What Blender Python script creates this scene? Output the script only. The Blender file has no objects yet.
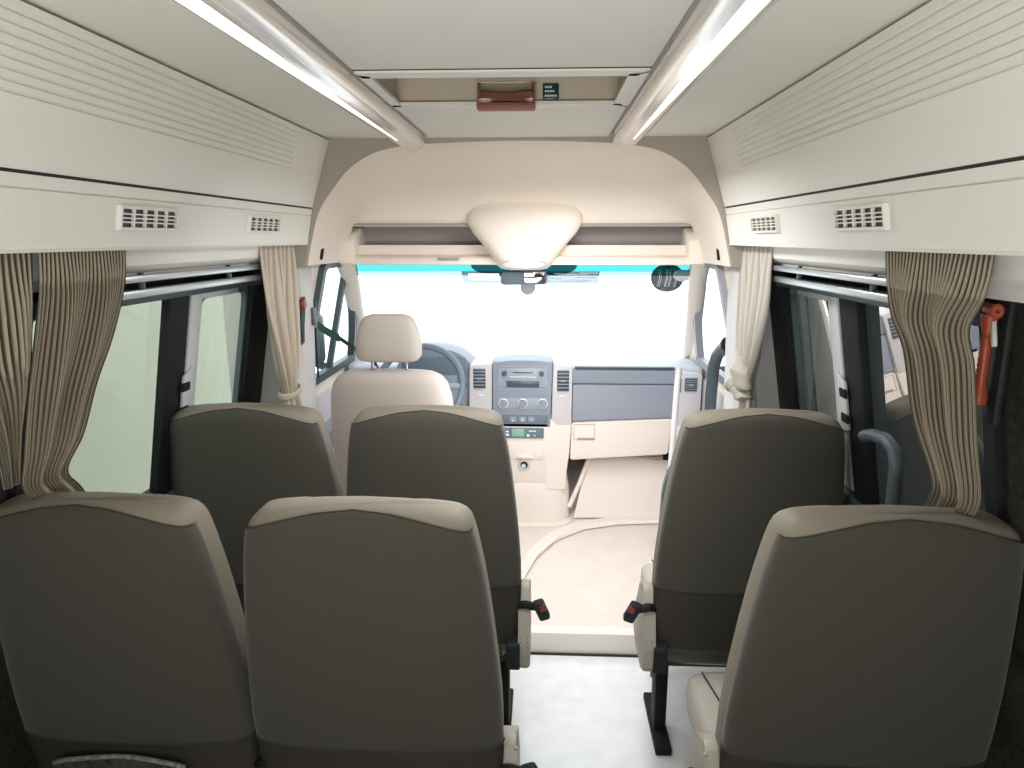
import bpy, bmesh, math, random
from mathutils import Vector, Matrix, Euler
random.seed(7)
C = bpy.context.scene.collection
PI = math.pi

# ------------------------------------------------------------------ materials
def mat(name, col, rough=.6, metal=0., bump=0., bscale=200., var=0., vscale=8., spec=.4, emit=None, estr=0., coat=0., sheen=0.):
    m = bpy.data.materials.new(name); m.use_nodes = True
    nt = m.node_tree; N = nt.nodes; L = nt.links
    b = N['Principled BSDF']
    c = (*col, 1)
    b.inputs['Base Color'].default_value = c
    b.inputs['Roughness'].default_value = rough
    b.inputs['Metallic'].default_value = metal
    b.inputs['Specular IOR Level'].default_value = spec
    b.inputs['Coat Weight'].default_value = coat
    b.inputs['Sheen Weight'].default_value = sheen
    if emit:
        b.inputs['Emission Color'].default_value = (*emit, 1); b.inputs['Emission Strength'].default_value = estr
    tc = N.new('ShaderNodeTexCoord')
    if bump > 0:
        n = N.new('ShaderNodeTexNoise'); n.inputs['Scale'].default_value = bscale; n.inputs['Detail'].default_value = 3
        L.new(tc.outputs['Object'], n.inputs['Vector'])
        bp = N.new('ShaderNodeBump'); bp.inputs['Strength'].default_value = bump; bp.inputs['Distance'].default_value = .002
        L.new(n.outputs['Fac'], bp.inputs['Height']); L.new(bp.outputs['Normal'], b.inputs['Normal'])
    if var > 0:
        n2 = N.new('ShaderNodeTexNoise'); n2.inputs['Scale'].default_value = vscale; n2.inputs['Detail'].default_value = 5
        L.new(tc.outputs['Object'], n2.inputs['Vector'])
        r = N.new('ShaderNodeValToRGB')
        r.color_ramp.elements[0].position = .3; r.color_ramp.elements[1].position = .7
        r.color_ramp.elements[0].color = (*[x*(1-var) for x in col], 1)
        r.color_ramp.elements[1].color = (*[min(1, x*(1+var)) for x in col], 1)
        L.new(n2.outputs['Fac'], r.inputs['Fac']); L.new(r.outputs['Color'], b.inputs['Base Color'])
    return m

def glass_mat(name, tint, refl, rcol=(1, 1, 1)):
    m = bpy.data.materials.new(name); m.use_nodes = True
    nt = m.node_tree; N = nt.nodes; L = nt.links
    N.remove(N['Principled BSDF']); out = N['Material Output']
    t = N.new('ShaderNodeBsdfTransparent'); t.inputs['Color'].default_value = (*tint, 1)
    g = N.new('ShaderNodeBsdfGlossy'); g.inputs['Roughness'].default_value = .015; g.inputs['Color'].default_value = (*rcol, 1)
    x = N.new('ShaderNodeMixShader'); x.inputs[0].default_value = refl
    L.new(t.outputs[0], x.inputs[1]); L.new(g.outputs[0], x.inputs[2]); L.new(x.outputs[0], out.inputs['Surface'])
    return m

def stripe_mat(name, dark, light, n, sharp=.5):
    """woven cloth: stripes running down the drop (along the curtain's own UV)"""
    m = bpy.data.materials.new(name); m.use_nodes = True
    nt = m.node_tree; N = nt.nodes; L = nt.links; b = N['Principled BSDF']
    b.inputs['Roughness'].default_value = .85; b.inputs['Sheen Weight'].default_value = .2
    b.inputs['Specular IOR Level'].default_value = .15
    uv = N.new('ShaderNodeUVMap'); sp = N.new('ShaderNodeSeparateXYZ'); L.new(uv.outputs[0], sp.inputs[0])
    mu = N.new('ShaderNodeMath'); mu.operation = 'MULTIPLY'; mu.inputs[1].default_value = n*2*PI; L.new(sp.outputs['X'], mu.inputs[0])
    sn = N.new('ShaderNodeMath'); sn.operation = 'SINE'; L.new(mu.outputs[0], sn.inputs[0])
    ad = N.new('ShaderNodeMath'); ad.operation = 'MULTIPLY_ADD'; ad.inputs[1].default_value = .5; ad.inputs[2].default_value = .5; L.new(sn.outputs[0], ad.inputs[0])
    r = N.new('ShaderNodeValToRGB'); r.color_ramp.elements[0].position = sharp-.15; r.color_ramp.elements[1].position = sharp+.3
    r.color_ramp.elements[0].color = (*dark, 1); r.color_ramp.elements[1].color = (*light, 1)
    L.new(ad.outputs[0], r.inputs['Fac']); L.new(r.outputs['Color'], b.inputs['Base Color'])
    return m

M = {}
M['cream'] = mat('cream_panel', (.80, .785, .73), .45, bump=.05, bscale=400)
M['cream_ceiling'] = mat('cream_ceiling', (.77, .755, .695), .6, bump=.06, bscale=500)
M['vault'] = mat('warm_headliner', (.84, .765, .685), .75, bump=.08, bscale=500)
M['recess'] = mat('shelf_recess', (.36, .33, .32), .8)
M['taupe'] = mat('taupe_arch_trim', (.36, .32, .27), .6, bump=.05, bscale=500)
M['seam'] = mat('dark_seam', (.03, .028, .025), .7)
M['leather'] = mat('beige_leather', (.215, .188, .150), .6, bump=.12, bscale=350, spec=.3)
M['leather_light'] = mat('pale_beige_leather', (.40, .37, .32), .5, bump=.12, bscale=350, spec=.4)  # same seat leather, paler where the cab lights it
M['leather_pale'] = mat('pale_cab_cloth', (.52, .47, .435), .7, bump=.12, bscale=400)
M['fabric'] = mat('taupe_seat_cloth', (.062, .058, .046), .9, bump=.25, bscale=700, var=.12, vscale=260, spec=.15, sheen=.2)
M['fabric2'] = mat('taupe_seat_cloth_lower', (.052, .047, .038), .9, bump=.25, bscale=700, var=.12, vscale=260, spec=.15)
M['stitch'] = mat('seam_piping', (.05, .047, .04), .9, spec=.1)
M['mesh'] = mat('mottled_mesh_cloth', (.05, .065, .045), .9, bump=.3, bscale=150, var=.7, vscale=60)
M['black'] = mat('black_plastic', (.010, .011, .012), .65, spec=.2)
M['blackrub'] = mat('black_rubber', (.012, .014, .015), .7)
M['bluegrey_frame'] = mat('blue_grey_frame', (.07, .095, .11), .45)
M['wall_dark'] = mat('dark_wall_felt', (.030, .034, .024), .95, bump=.2, bscale=300, var=.3, vscale=80, spec=.1)
M['wall_lower'] = mat('grey_lower_wall', (.12, .12, .10), .9, bump=.2, bscale=300)
M['alu'] = mat('aluminium_rail', (.52, .55, .58), .35, metal=.85)
M['greyframe'] = mat('light_grey_frame', (.48, .50, .50), .4)
M['pillar'] = mat('pale_grey_pillar', (.60, .585, .58), .55, bump=.05, bscale=400)
M['silver'] = mat('silver_light_housing', (.74, .71, .68), .16, metal=.35, spec=.6, coat=.5)
M['led'] = mat('lamp_diffuser', (.9, .9, .88), .3, emit=(1, .98, .94), estr=1.6)
M['tan'] = mat('tan_recess', (.62, .53, .41), .7)
M['greenglass'] = mat('dark_green_hatch_glass', (.02, .06, .05), .1)
M['red'] = mat('red_plastic', (.26, .04, .035), .4)
M['faded_red'] = mat('faded_red_plastic', (.30, .10, .08), .5)
M['clearish'] = glass_mat('clear_plastic', (.95, .93, .9), .10)
M['orange'] = mat('orange_plastic', (.40, .075, .03), .4)
M['steel'] = mat('steel', (.6, .6, .62), .25, metal=1.)
M['dash'] = mat('blue_grey_dash', (.27, .31, .38), .6, bump=.1, bscale=400)  # cab plastics lightened from here on to stand in for windscreen haze
M['dash2'] = mat('blue_grey_dash_lower', (.30, .32, .39), .6, bump=.1, bscale=400)
M['dashtop'] = mat('dash_top', (.42, .45, .50), .7)
M['silverplastic'] = mat('pale_silver_plastic', (.62, .60, .62), .4)
M['dashcream'] = mat('beige_dash', (.84, .765, .705), .6, bump=.06, bscale=400)
M['radio'] = mat('radio_face', (.32, .37, .44), .4)
M['radiodark'] = mat('radio_display', (.07, .09, .12), .3)
M['ventdark'] = mat('vent_dark', (.06, .07, .085), .5)
M['ventwhite'] = mat('vent_white', (.78, .77, .72), .45)
M['knobring'] = mat('knob_silver', (.75, .76, .78), .3, metal=.3)
M['lcd'] = mat('green_display', (.25, .48, .40), .3)
M['whiteink'] = mat('white_marking', (.8, .85, .85), .5)
M['wheel'] = mat('steering_wheel_grey', (.14, .19, .24), .5)
M['floor_aisle'] = mat('white_vinyl_floor', (.80, .83, .84), .35, bump=.05, bscale=20, var=.05, vscale=14)
M['floor_cab'] = mat('beige_cab_floor', (.74, .665, .61), .65, bump=.08, bscale=200, var=.04, vscale=10)
M['floor_edge'] = mat('pale_floor_edge', (.85, .79, .74), .5)
M['curtain'] = stripe_mat('brown_striped_curtain', (.060, .049, .033), (.36, .31, .23), 1.0, .68)
M['curtain_lt'] = stripe_mat('beige_curtain', (.40, .335, .265), (.58, .51, .42), 1.0, .4)
M['curtain_gr'] = stripe_mat('grey_beige_curtain', (.36, .335, .30), (.50, .47, .42), 1.0, .4)
M['strap'] = mat('belt_strap_green', (.05, .16, .10), .7)
M['strapg'] = mat('belt_strap_grey', (.10, .11, .11), .8)
M['glass_l'] = glass_mat('side_glass_left', (.86, .90, .82), .07)
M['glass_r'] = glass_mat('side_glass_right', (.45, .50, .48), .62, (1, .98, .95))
M['glass_w'] = glass_mat('windscreen_glass', (.97, .99, .99), .02)
M['glass_d'] = glass_mat('door_glass', (.86, .95, .97), .04)
M['tint'] = glass_mat('cyan_sunband', (.045, .27, .275), .0)
M['tintlt'] = glass_mat('cyan_sunband_light', (.20, .34, .34), .0)
M['frit'] = glass_mat('dotted_frit', (.09, .13, .16), .0)
M['film'] = glass_mat('pale_blue_film', (.28, .32, .36), .0)
M['mirror'] = mat('mirror_glass', (.85, .87, .88), .03, metal=1.)
M['mirror_dark'] = mat('dark_mirror_back', (.10, .12, .13), .4, var=.6, vscale=25)
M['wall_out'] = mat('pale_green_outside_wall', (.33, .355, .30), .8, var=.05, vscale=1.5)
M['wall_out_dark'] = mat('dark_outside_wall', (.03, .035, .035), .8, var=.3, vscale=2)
M['ground'] = mat('pale_concrete', (.6, .6, .58), .9, bump=.1, bscale=30)

# ------------------------------------------------------------------ mesh helpers
def merge(bm, t, mtx=None):
    if mtx is not None: t.transform(mtx)
    me = bpy.data.meshes.new('tmp'); t.to_mesh(me); t.free(); bm.from_mesh(me); bpy.data.meshes.remove(me)

def new(): return bmesh.new()

def box(bm, c, s, bev=0., rot=None, seg=2):
    t = bmesh.new(); bmesh.ops.create_cube(t, size=1)
    t.transform(Matrix.Diagonal((*s, 1)))
    if bev > 0:
        bmesh.ops.bevel(t, geom=t.edges[:], offset=min(bev, min(s)*.49), segments=seg, profile=.5, affect='EDGES')
    mtx = Matrix.Translation(c)
    if rot is not None: mtx = mtx @ Euler(rot).to_matrix().to_4x4()
    merge(bm, t, mtx); return bm

def frame_of(d):
    d = d.normalized(); a = Vector((0, 0, 1)) if abs(d.z) < .9 else Vector((1, 0, 0))
    u = d.cross(a).normalized(); return u, d.cross(u).normalized()

def tube(bm, pts, r, n=12, closed=False, cap=True):
    pts = [Vector(p) for p in pts]; rings = []; k = len(pts)
    rad = r if isinstance(r, (list, tuple)) else [r]*k
    u = None
    for i, p in enumerate(pts):
        a = pts[i-1] if (i > 0 or closed) else pts[i]
        b = pts[(i+1) % k] if (i < k-1 or closed) else pts[i]
        d = (b-a).normalized()
        if u is None: u, _ = frame_of(d)
        u = (u-d*u.dot(d)).normalized(); w = d.cross(u)
        rings.append([bm.verts.new(p+(u*math.cos(2*PI*j/n)+w*math.sin(2*PI*j/n))*rad[i]) for j in range(n)])
    for i in range(k if closed else k-1):
        A = rings[i]; B = rings[(i+1) % k]
        for j in range(n):
            bm.faces.new((A[j], A[(j+1) % n], B[(j+1) % n], B[j]))
    if cap and not closed:
        bm.faces.new(rings[0][::-1]); bm.faces.new(rings[-1])
    return bm

def loft(bm, rings, cap0=True, cap1=True, closed=True):
    V = [[bm.verts.new(p) for p in r] for r in rings]; n = len(V[0])
    for A, B in zip(V[:-1], V[1:]):
        for j in range(n if closed else n-1):
            bm.faces.new((A[j], A[(j+1) % n], B[(j+1) % n], B[j]))
    if cap0: bm.faces.new(V[0][::-1])
    if cap1: bm.faces.new(V[-1])
    return bm

def prism(bm, poly, f, d0, d1, bev=0.):
    """extrude a 2D polygon; f(u,v,d) gives the 3D point"""
    t = bmesh.new()
    A = [t.verts.new(f(u, v, d0)) for u, v in poly]; B = [t.verts.new(f(u, v, d1)) for u, v in poly]; n = len(poly)
    t.faces.new(A[::-1]); t.faces.new(B)
    for j in range(n): t.faces.new((A[j], A[(j+1) % n], B[(j+1) % n], B[j]))
    if bev > 0: bmesh.ops.bevel(t, geom=t.edges[:], offset=bev, segments=2, profile=.5, affect='EDGES')
    merge(bm, t); return bm

def grid(bm, fn, nu, nv, uv=False):
    V = [[bm.verts.new(fn(i/nu, j/nv)) for i in range(nu+1)] for j in range(nv+1)]
    lay = bm.loops.layers.uv.verify() if uv else None
    for j in range(nv):
        for i in range(nu):
            f = bm.faces.new((V[j][i], V[j][i+1], V[j+1][i+1], V[j+1][i]))
            if uv:
                for l, (a, b) in zip(f.loops, ((i, j), (i+1, j), (i+1, j+1), (i, j+1))): l[lay].uv = (a/nu, b/nv)
    return bm

def disc(bm, c, r, axis, h, n=28, r2=None):
    c = Vector(c); a = Vector(axis).normalized()
    r2 = r if r2 is None else r2
    return tube(bm, [c-a*h/2, c+a*h/2], [r, r2], n)

def torus(bm, c, R, r, axis, n=40, m=10, sx=1., sy=1.):
    u, w = frame_of(Vector(axis)); c = Vector(c)
    return tube(bm, [c+u*R*sx*math.cos(2*PI*i/n)+w*R*sy*math.sin(2*PI*i/n) for i in range(n)], r, m, closed=True)

def framebar(bm, poly, w, f, d0, d1):
    """closed frame following a polygon, inset by w"""
    n = len(poly); cx = sum(p[0] for p in poly)/n; cy = sum(p[1] for p in poly)/n
    ins = []
    for i in range(n):
        p = Vector(poly[i]); a = Vector(poly[i-1]); b = Vector(poly[(i+1) % n])
        d1_ = (p-a).normalized(); d2_ = (b-p).normalized()
        n1 = Vector((-d1_.y, d1_.x)); n2 = Vector((-d2_.y, d2_.x))
        if n1.dot(Vector((cx, cy))-p) < 0: n1 = -n1
        if n2.dot(Vector((cx, cy))-p) < 0: n2 = -n2
        s = (n1+n2); s = s/max(.3, s.dot(n1)); ins.append(tuple(p+s*w))
    O0 = [bm.verts.new(f(u, v, d0)) for u, v in poly]; I0 = [bm.verts.new(f(u, v, d0)) for u, v in ins]
    O1 = [bm.verts.new(f(u, v, d1)) for u, v in poly]; I1 = [bm.verts.new(f(u, v, d1)) for u, v in ins]
    for j in range(n):
        k = (j+1) % n
        bm.faces.new((O0[j], O0[k], I0[k], I0[j])); bm.faces.new((O1[j], I1[j], I1[k], O1[k]))
        bm.faces.new((I0[j], I0[k], I1[k], I1[j])); bm.faces.new((O0[j], O1[j], O1[k], O0[k]))
    return bm

def rpoly(pts, r, seg=5):
    """round the corners of a 2D polygon"""
    out = []; n = len(pts)
    for i in range(n):
        p = Vector(pts[i]); a = Vector(pts[i-1]); b = Vector(pts[(i+1) % n])
        ra = min(r, (a-p).length*.45, (b-p).length*.45)
        s = p+(a-p).normalized()*ra; e = p+(b-p).normalized()*ra
        for k in range(seg+1):
            t = k/seg; out.append(tuple(s*(1-t)**2+p*2*t*(1-t)+e*t*t))
    return out

def obj(name, bm, m, parent=None, smooth=True, loc=None):
    bmesh.ops.recalc_face_normals(bm, faces=bm.faces[:])
    me = bpy.data.meshes.new(name); bm.to_mesh(me); bm.free()
    if smooth:
        for p in me.polygons: p.use_smooth = True
        me.set_sharp_from_angle(angle=math.radians(38))
    me.materials.append(M[m] if isinstance(m, str) else m)
    o = bpy.data.objects.new(name, me); C.objects.link(o)
    if parent is not None: o.parent = parent
    if loc is not None: o.location = loc
    return o

def tag(o, label, cat, group=None):
    o['label'] = label; o['category'] = cat
    if group: o['group'] = group
    return o

def thing(name, label, cat, loc=(0, 0, 0), rotz=0, group=None):
    o = bpy.data.objects.new(name, None); C.objects.link(o); o.empty_display_size = .05
    o.location = loc; o.rotation_euler = (0, 0, rotz)
    return tag(o, label, cat, group)

def struct(name, bm, m, parent=None, smooth=True):
    o = obj(name, bm, m, parent, smooth)
    if parent is None: o['kind'] = 'structure'
    return o

def copy_tree(o, parent=None):
    c = o.copy(); C.objects.link(c); c.parent = parent
    for ch in list(o.children): copy_tree(ch, c)
    return c

# ------------------------------------------------------------------ the body of the van
def WX(z):                                   # half width of the passenger cabin wall at height z
    if z <= .92: return 1.085
    if z <= .95: return 1.03
    return 1.03-.175*(z-.95)
def CX(z):                                   # half width of the cab wall
    return .93-.22*(z-1.05) if z > 1.05 else .93
YB = -1.0                                    # rear end of the cabin
YF = 2.5                                     # front end of the lockers
WIN = [(1.29, .95), (2.48, .95), (2.48, 1.575), (1.29, 1.575)]

b = new(); box(b, (0, (YB+2.6)/2, -.03), (2.17, 2.6-YB, .06)); struct('floor', b, 'floor_aisle', smooth=False)
# cab floor: riser at the step, gently rising deck and the raised curved step behind the console
def fz(y): return .09+.18*(y-2.6)
b = new(); prism(b, [(2.6, -.06), (2.6, .085), (2.612, .092), (4.0, fz(4.0)), (4.0, -.06)], lambda u, v, d: (d, u, v), -.96, .96)
struct('floor_cab', b, 'floor_cab', smooth=False)
b = new(); box(b, (0, 2.600, .046), (1.9, .022, .096), .004); box(b, (0, 2.62, .092), (1.9, .06, .012), .004); struct('trim_1', b, 'floor_edge')
b = new(); box(b, (0, 2.586, .004), (1.9, .008, .008)); struct('trim_2', b, 'seam')
arc = [(-.03, 2.75), (.0, 2.95), (.06, 3.12), (.16, 3.27), (.30, 3.37), (.48, 3.42), (.70, 3.44), (.93, 3.45)]
b = new()
fine = []
for i in range(len(arc)-1):
    for k in range(4):
        t = k/4; fine.append((arc[i][0]*(1-t)+arc[i+1][0]*t, arc[i][1]*(1-t)+arc[i+1][1]*t))
fine.append(arc[-1])
rings = []
for x, y in fine:
    # a raised rounded welt, made paler to carry the light on the riser, following the curve of the step
    rings.append([(x+.03*math.cos(a), y+.03*math.sin(a)*1.3, fz(y)+.001+.016*max(0, math.cos((a-.75)*0))*(0 if q in (0,) else 1)) for q, a in ((0, -1.0), (1, -.6), (1, 2.2), (0, 2.6))])
loft(b, rings, closed=False, cap0=False, cap1=False); struct('trim_3', b, 'floor_edge')
b = new(); tube(b, [(.60, 3.35, fz(3.35)+.004), (.64, 2.9, fz(2.9)+.004), (.645, 2.70, fz(2.70)+.004)], .005, 6); struct('trim_4', b, 'floor_edge')

# side walls with one window each
for s, nm in ((-1, 'left'), (1, 'right')):
    b = new()
    def quad(y0, y1, z0, z1):
        b.faces.new([b.verts.new((s*WX(z), y, z)) for y, z in ((y0, z0), (y1, z0), (y1, z1), (y0, z1))])
    zs = [-.0, 1.04, 1.055]
    quad(YB, 2.62, 0, .92); quad(YB, 2.62, .9201, .95)
    b.faces.new([b.verts.new((s*x, y, .92)) for x, y in ((1.085, YB), (1.085, 2.62), (1.03, 2.62), (1.03, YB))])
    quad(YB, 1.29, .95, 1.575); quad(2.48, 2.62, .95, 1.575); quad(YB, 2.62, 1.575, 1.70)
    struct('wall_'+nm, b, 'wall_dark', smooth=False)
    # sill ledge and reveals round the opening
    b = new(); framebar(b, WIN, -.002, lambda u, v, d: (s*(WX(v)+d), u, v), -.001, .05); struct('trim_5' if s < 0 else 'trim_6', b, 'blackrub', smooth=False)
    # pale upper cove between locker and rail
    b = new(); prism(b, [(.800, 1.676), (.95, 1.690), (.95, 1.590), (.838, 1.602), (.834, 1.622), (.812, 1.632), (.804, 1.640)], lambda u, v, d: (s*u, d, v), YB, 2.26)
    struct('trim_7' if s < 0 else 'trim_8', b, 'ventwhite')
b = new(); box(b, (0, YB-.02, 1.0), (2.2, .04, 2.2)); struct('wall_back', b, 'wall_lower', smooth=False)

# windows of the cabin
def cabin_window(s, name, glass):
    root = bpy.data.objects.new(name, None); C.objects.link(root); root['kind'] = 'structure'
    f = lambda u, v, d: (s*(WX(v)-d), u, v)
    b = new(); framebar(b, rpoly(WIN, .05), .035, f, -.02, .012); obj('window_frame', b, 'blackrub', root)
    b = new(); V = [b.verts.new(f(u, v, -.010)) for u, v in WIN]; b.faces.new(V); obj('pane', b, glass, root, smooth=False)
    b = new(); prism(b, [(1.829, 0.949), (1.937, 0.949), (1.937, 1.550), (1.829, 1.550)], f, -.006, .020, .004); obj('centre_post', b, 'black', root)
    # sliding front sash: light grey rounded frame with latch
    sash = rpoly([(1.996, 0.970), (2.361, 0.970), (2.361, 1.544), (1.996, 1.544)], .06)
    b = new(); framebar(b, sash, .022, f, -.004, .014); sa = obj('sliding_sash', b, 'bluegrey_frame', root)
    b = new(); prism(b, [(1.940, 0.981), (2.004, 0.981), (2.004, 1.544), (1.940, 1.544)], f, .012, .024, .003)
    prism(b, [(1.942, 1.523), (2.253, 1.523), (2.253, 1.544), (1.942, 1.544)], f, .012, .020, .003); obj('sash_stile', b, 'greyframe', sa)
    b = new()
    prism(b, [(1.915, 1.169), (1.964, 1.153), (1.964, 1.330), (1.915, 1.308)], f, .022, .032, .004); la = obj('latch', b, 'greyframe', sa)
    b = new()
    for z in (1.190, 1.262):
        b = new(); prism(b, [(1.905, z), (1.944, z), (1.944, z+.026), (1.905, z+.026)], f, .028, .037, .003); obj('latch_grip', b, 'black', sa)
    b = new(); prism(b, [(2.355, 0.949), (2.532, 0.949), (2.532, 1.593), (2.355, 1.593)], f, .0, .03, .006); obj('front_jamb', b, 'black', root)
    b = new(); prism(b, [(1.288, 1.541), (2.414, 1.541), (2.414, 1.577), (1.288, 1.577)], f, .012, .034, .004); obj('top_rail', b, 'bluegrey_frame', root)
    b = new(); prism(b, [(1.288, 0.933), (2.500, 0.933), (2.500, 0.962), (1.288, 0.962)], f, .0, .03, .004)
    prism(b, [(1.288, 0.968), (2.414, 0.968), (2.414, 0.979), (1.288, 0.979)], f, .010, .018, .002); obj('sill_track', b, 'bluegrey_frame', root)
    return root
cabin_window(-1, 'window_2', 'glass_l'); cabin_window(1, 'window_3', 'glass_r')

# curtain rails above the windows
for s, w in ((-1, 'left'), (1, 'right')):
    t = thing('curtain_rail', 'pair of slim metal curtain rails above the %s' % ('pale wall window' if s < 0 else 'window beside the orange hammer'), 'curtain rail', (s*.815, 1.76, 1.598), 0, 'curtain rails')
    b = new(); box(b, (0, .0, .012), (.02, .92, .016), .004); obj('upper_rail', b, 'alu', t)
    b = new(); box(b, (s*.006, .0, -.022), (.016, .90, .018), .004); obj('lower_rail', b, 'alu', t)
    for y in (-.2, .25):
        b = new(); box(b, (s*.008, y, 0), (.012, .012, .05), .003); obj('bracket', b, 'bluegrey_frame', t)

# ------------------------------------------------------------------ ceiling, hatch, lockers, lamps
ZC = 2.04
H = (-.305, .305, 1.545, 1.915)              # hatch hole
b = new()
def slab(x0, x1, y0, y1, m=b): box(m, ((x0+x1)/2, (y0+y1)/2, ZC+.02), (x1-x0, y1-y0, .04))
slab(-.80, H[0], YB, 2.52); slab(H[1], .80, YB, 2.52); slab(H[0], H[1], YB, H[2]); slab(H[0], H[1], H[3], 2.52)
struct('ceiling', b, 'cream_ceiling', smooth=False)
b = new(); box(b, (0, H[2]-.030, ZC-.0005), (.63, .004, .002)); struct('trim_9', b, 'seam')

t = thing('roof_hatch', 'recessed rectangular roof hatch with tan sides between the two ceiling lamps', 'roof hatch', (0, 1.73, ZC))
b = new(); framebar(b, rpoly([(-.325, -.205), (.325, -.205), (.325, .205), (-.325, .205)], .03), .05, lambda u, v, d: (u, v, d), -.004, .004); obj('hatch_rim', b, 'cream', t)
b = new()
for x in (-.29, .29):
    V = [b.verts.new(p) for p in ((x, -.185, .0), (x, .185, .0), (x*.97, .185, .10), (x*.97, -.185, .10))]; b.faces.new(V)
for y in (-.18, .175):
    V = [b.verts.new(p) for p in ((-.29, y, 0), (.29, y, 0), (.282, y, .10), (-.282, y, .10))]; b.faces.new(V)
obj('recess_lining', b, 'tan', t, smooth=False)
b = new(); box(b, (0, 0, .105), (.60, .38, .01)); obj('hatch_glass', b, 'greenglass', t)
b = new(); box(b, (0, .165, .083), (.54, .02, .022), .006); obj('hatch_seal', b, 'greenglass', t)

t = thing('safety_tool', 'small faded red bow shaped tool in a clear tray inside roof hatch', 'tool', (.0, 1.885, 2.043))
b = new(); prism(b, [(-.068, -.010), (0, .003), (.068, -.010), (.068, .026), (0, .013), (-.068, .026)], lambda u, v, d: (u, d, v), -.020, .0, .003); obj('red_body', b, 'faded_red', t)
b = new(); box(b, (0, -.012, -.014), (.150, .035, .018), .005); obj('holder_tray', b, 'faded_red', t)
b = new(); box(b, (0, -.024, .018), (.140, .003, .05), .001); obj('clear_cover', b, 'clearish', t)
for x in (-.07, .07):
    b = new(); tube(b, [(x, -.01, -.01), (x, -.01, .045)], .004, 8); obj('side_clip', b, 'faded_red', t)
t = thing('control_panel', 'small dark square switch panel with tiny markings inside roof hatch', 'switch panel', (.114, 1.902, 2.07))
b = new(); box(b, (0, 0, 0), (.042, .008, .040), .003); obj('panel', b, 'greenglass', t)
b = new()
for r_, (z, k) in enumerate(((.010, 3), (.0, 4), (-.011, 5))):
    for i in range(k): box(b, (-.013+i*.0065, -.005, z), (.0045, .002, .0045))
obj('markings', b, 'whiteink', t)

# ceiling lamps: half-round silver strips with a reflection streak put in as a glowing sliver
def lamp(x, label):
    t = thing('ceiling_lamp', label, 'ceiling lamp', (x, 0, ZC), 0, 'ceiling lamp strips')
    b = new(); rings = []
    ys = [YB, .2, .8, 1.4, 2.0, 2.30, 2.42, 2.49, 2.53, 2.55]; sc = [1, 1, 1, 1, 1, 1, .96, .82, .55, .1]
    for y, k in zip(ys, sc):
        rings.append([(.048*k*math.cos(a), y, -.004-.044*(k**.6)*math.sin(a)**.8 if 0 < a < PI else -.004) for a in [PI*i/18 for i in range(19)]])
    loft(b, rings, cap0=False, cap1=False, closed=False); obj('housing', b, 'silver', t)
    b = new()
    for s in (-1, 1): box(b, (s*.050, (YB+2.44)/2, -.003), (.005, 2.44-YB, .006), .001)
    obj('edge_trim', b, 'recess', t)
    b = new(); rings = []
    for i in range(13):
        y = YB+.1+(2.1-YB)*i/12; w = .015*min(1, (2.25-y)/1.2)**.8+.001
        rings.append([(w*math.cos(a), y, -.0455-.004*math.sin(a)) for a in [PI*k/6 for k in range(7)]])
    loft(b, rings, cap0=False, cap1=False, closed=False); obj('diffuser', b, 'led', t)  # tapering glow drawn in place of the reflection along the housing
    return t
lamp(-.352, 'long silver ceiling lamp strip above the driver side locker')
lamp(.368, 'long silver ceiling lamp strip above the door side locker')

# overhead lockers
def locker(s, label):
    t = thing('overhead_locker', label, 'overhead locker', (0, 0, 0), 0, 'overhead lockers')
    L0, L1 = YB, YF
    def ext(poly, y0=L0, y1=L1): return prism(new(), poly, lambda u, v, d: (s*u, d, v), y0, y1)
    LX = lambda z: .750-.023*(z-1.675)/.125 if z < 1.80 else .727-.075*(z-1.80)/.235
    # ribbed lid
    pts = [(LX(1.806), 1.806), (LX(1.905), 1.905)]
    for k in range(8):
        z = 1.910+.0150*k
        pts += [(LX(z), z), (LX(z)+.0035, z+.0015), (LX(z+.003)+.003, z+.003), (LX(z+.005)-.001, z+.005)]
    pts += [(LX(2.033), 2.033), (.80, 2.033), (.80, 1.806)]
    b = ext(pts, L0, 2.20); plain = prism(b, [(LX(1.806), 1.806), (LX(2.033), 2.033), (.80, 2.033), (.80, 1.806)], lambda u, v, d: (s*u, d, v), 2.20, L1)
    bmesh.ops.remove_doubles(b, verts=b.verts[:], dist=1e-5)
    obj('lid', b, 'cream', t, smooth=False)
    obj('fascia', ext([(.750, 1.682), (LX(1.776), 1.776), (LX(1.777)+.004, 1.778), (LX(1.780), 1.780), (LX(1.800), 1.800), (.82, 1.800), (.82, 1.682)]), 'cream', t, smooth=False)
    obj('gap_seal', ext([(.7315, 1.798), (.82, 1.798), (.82, 1.809), (.7285, 1.809)]), 'seam', t, smooth=False)
    obj('bottom_trim', ext([(.748, 1.676), (.752, 1.684), (.95, 1.684), (.95, 1.678)]), 'cream', t, smooth=False)
    return t
locker(-1, 'long cream overhead locker with ribbed lid above the driver side')
locker(1, 'long cream overhead locker with ribbed lid above the door side')

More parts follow.
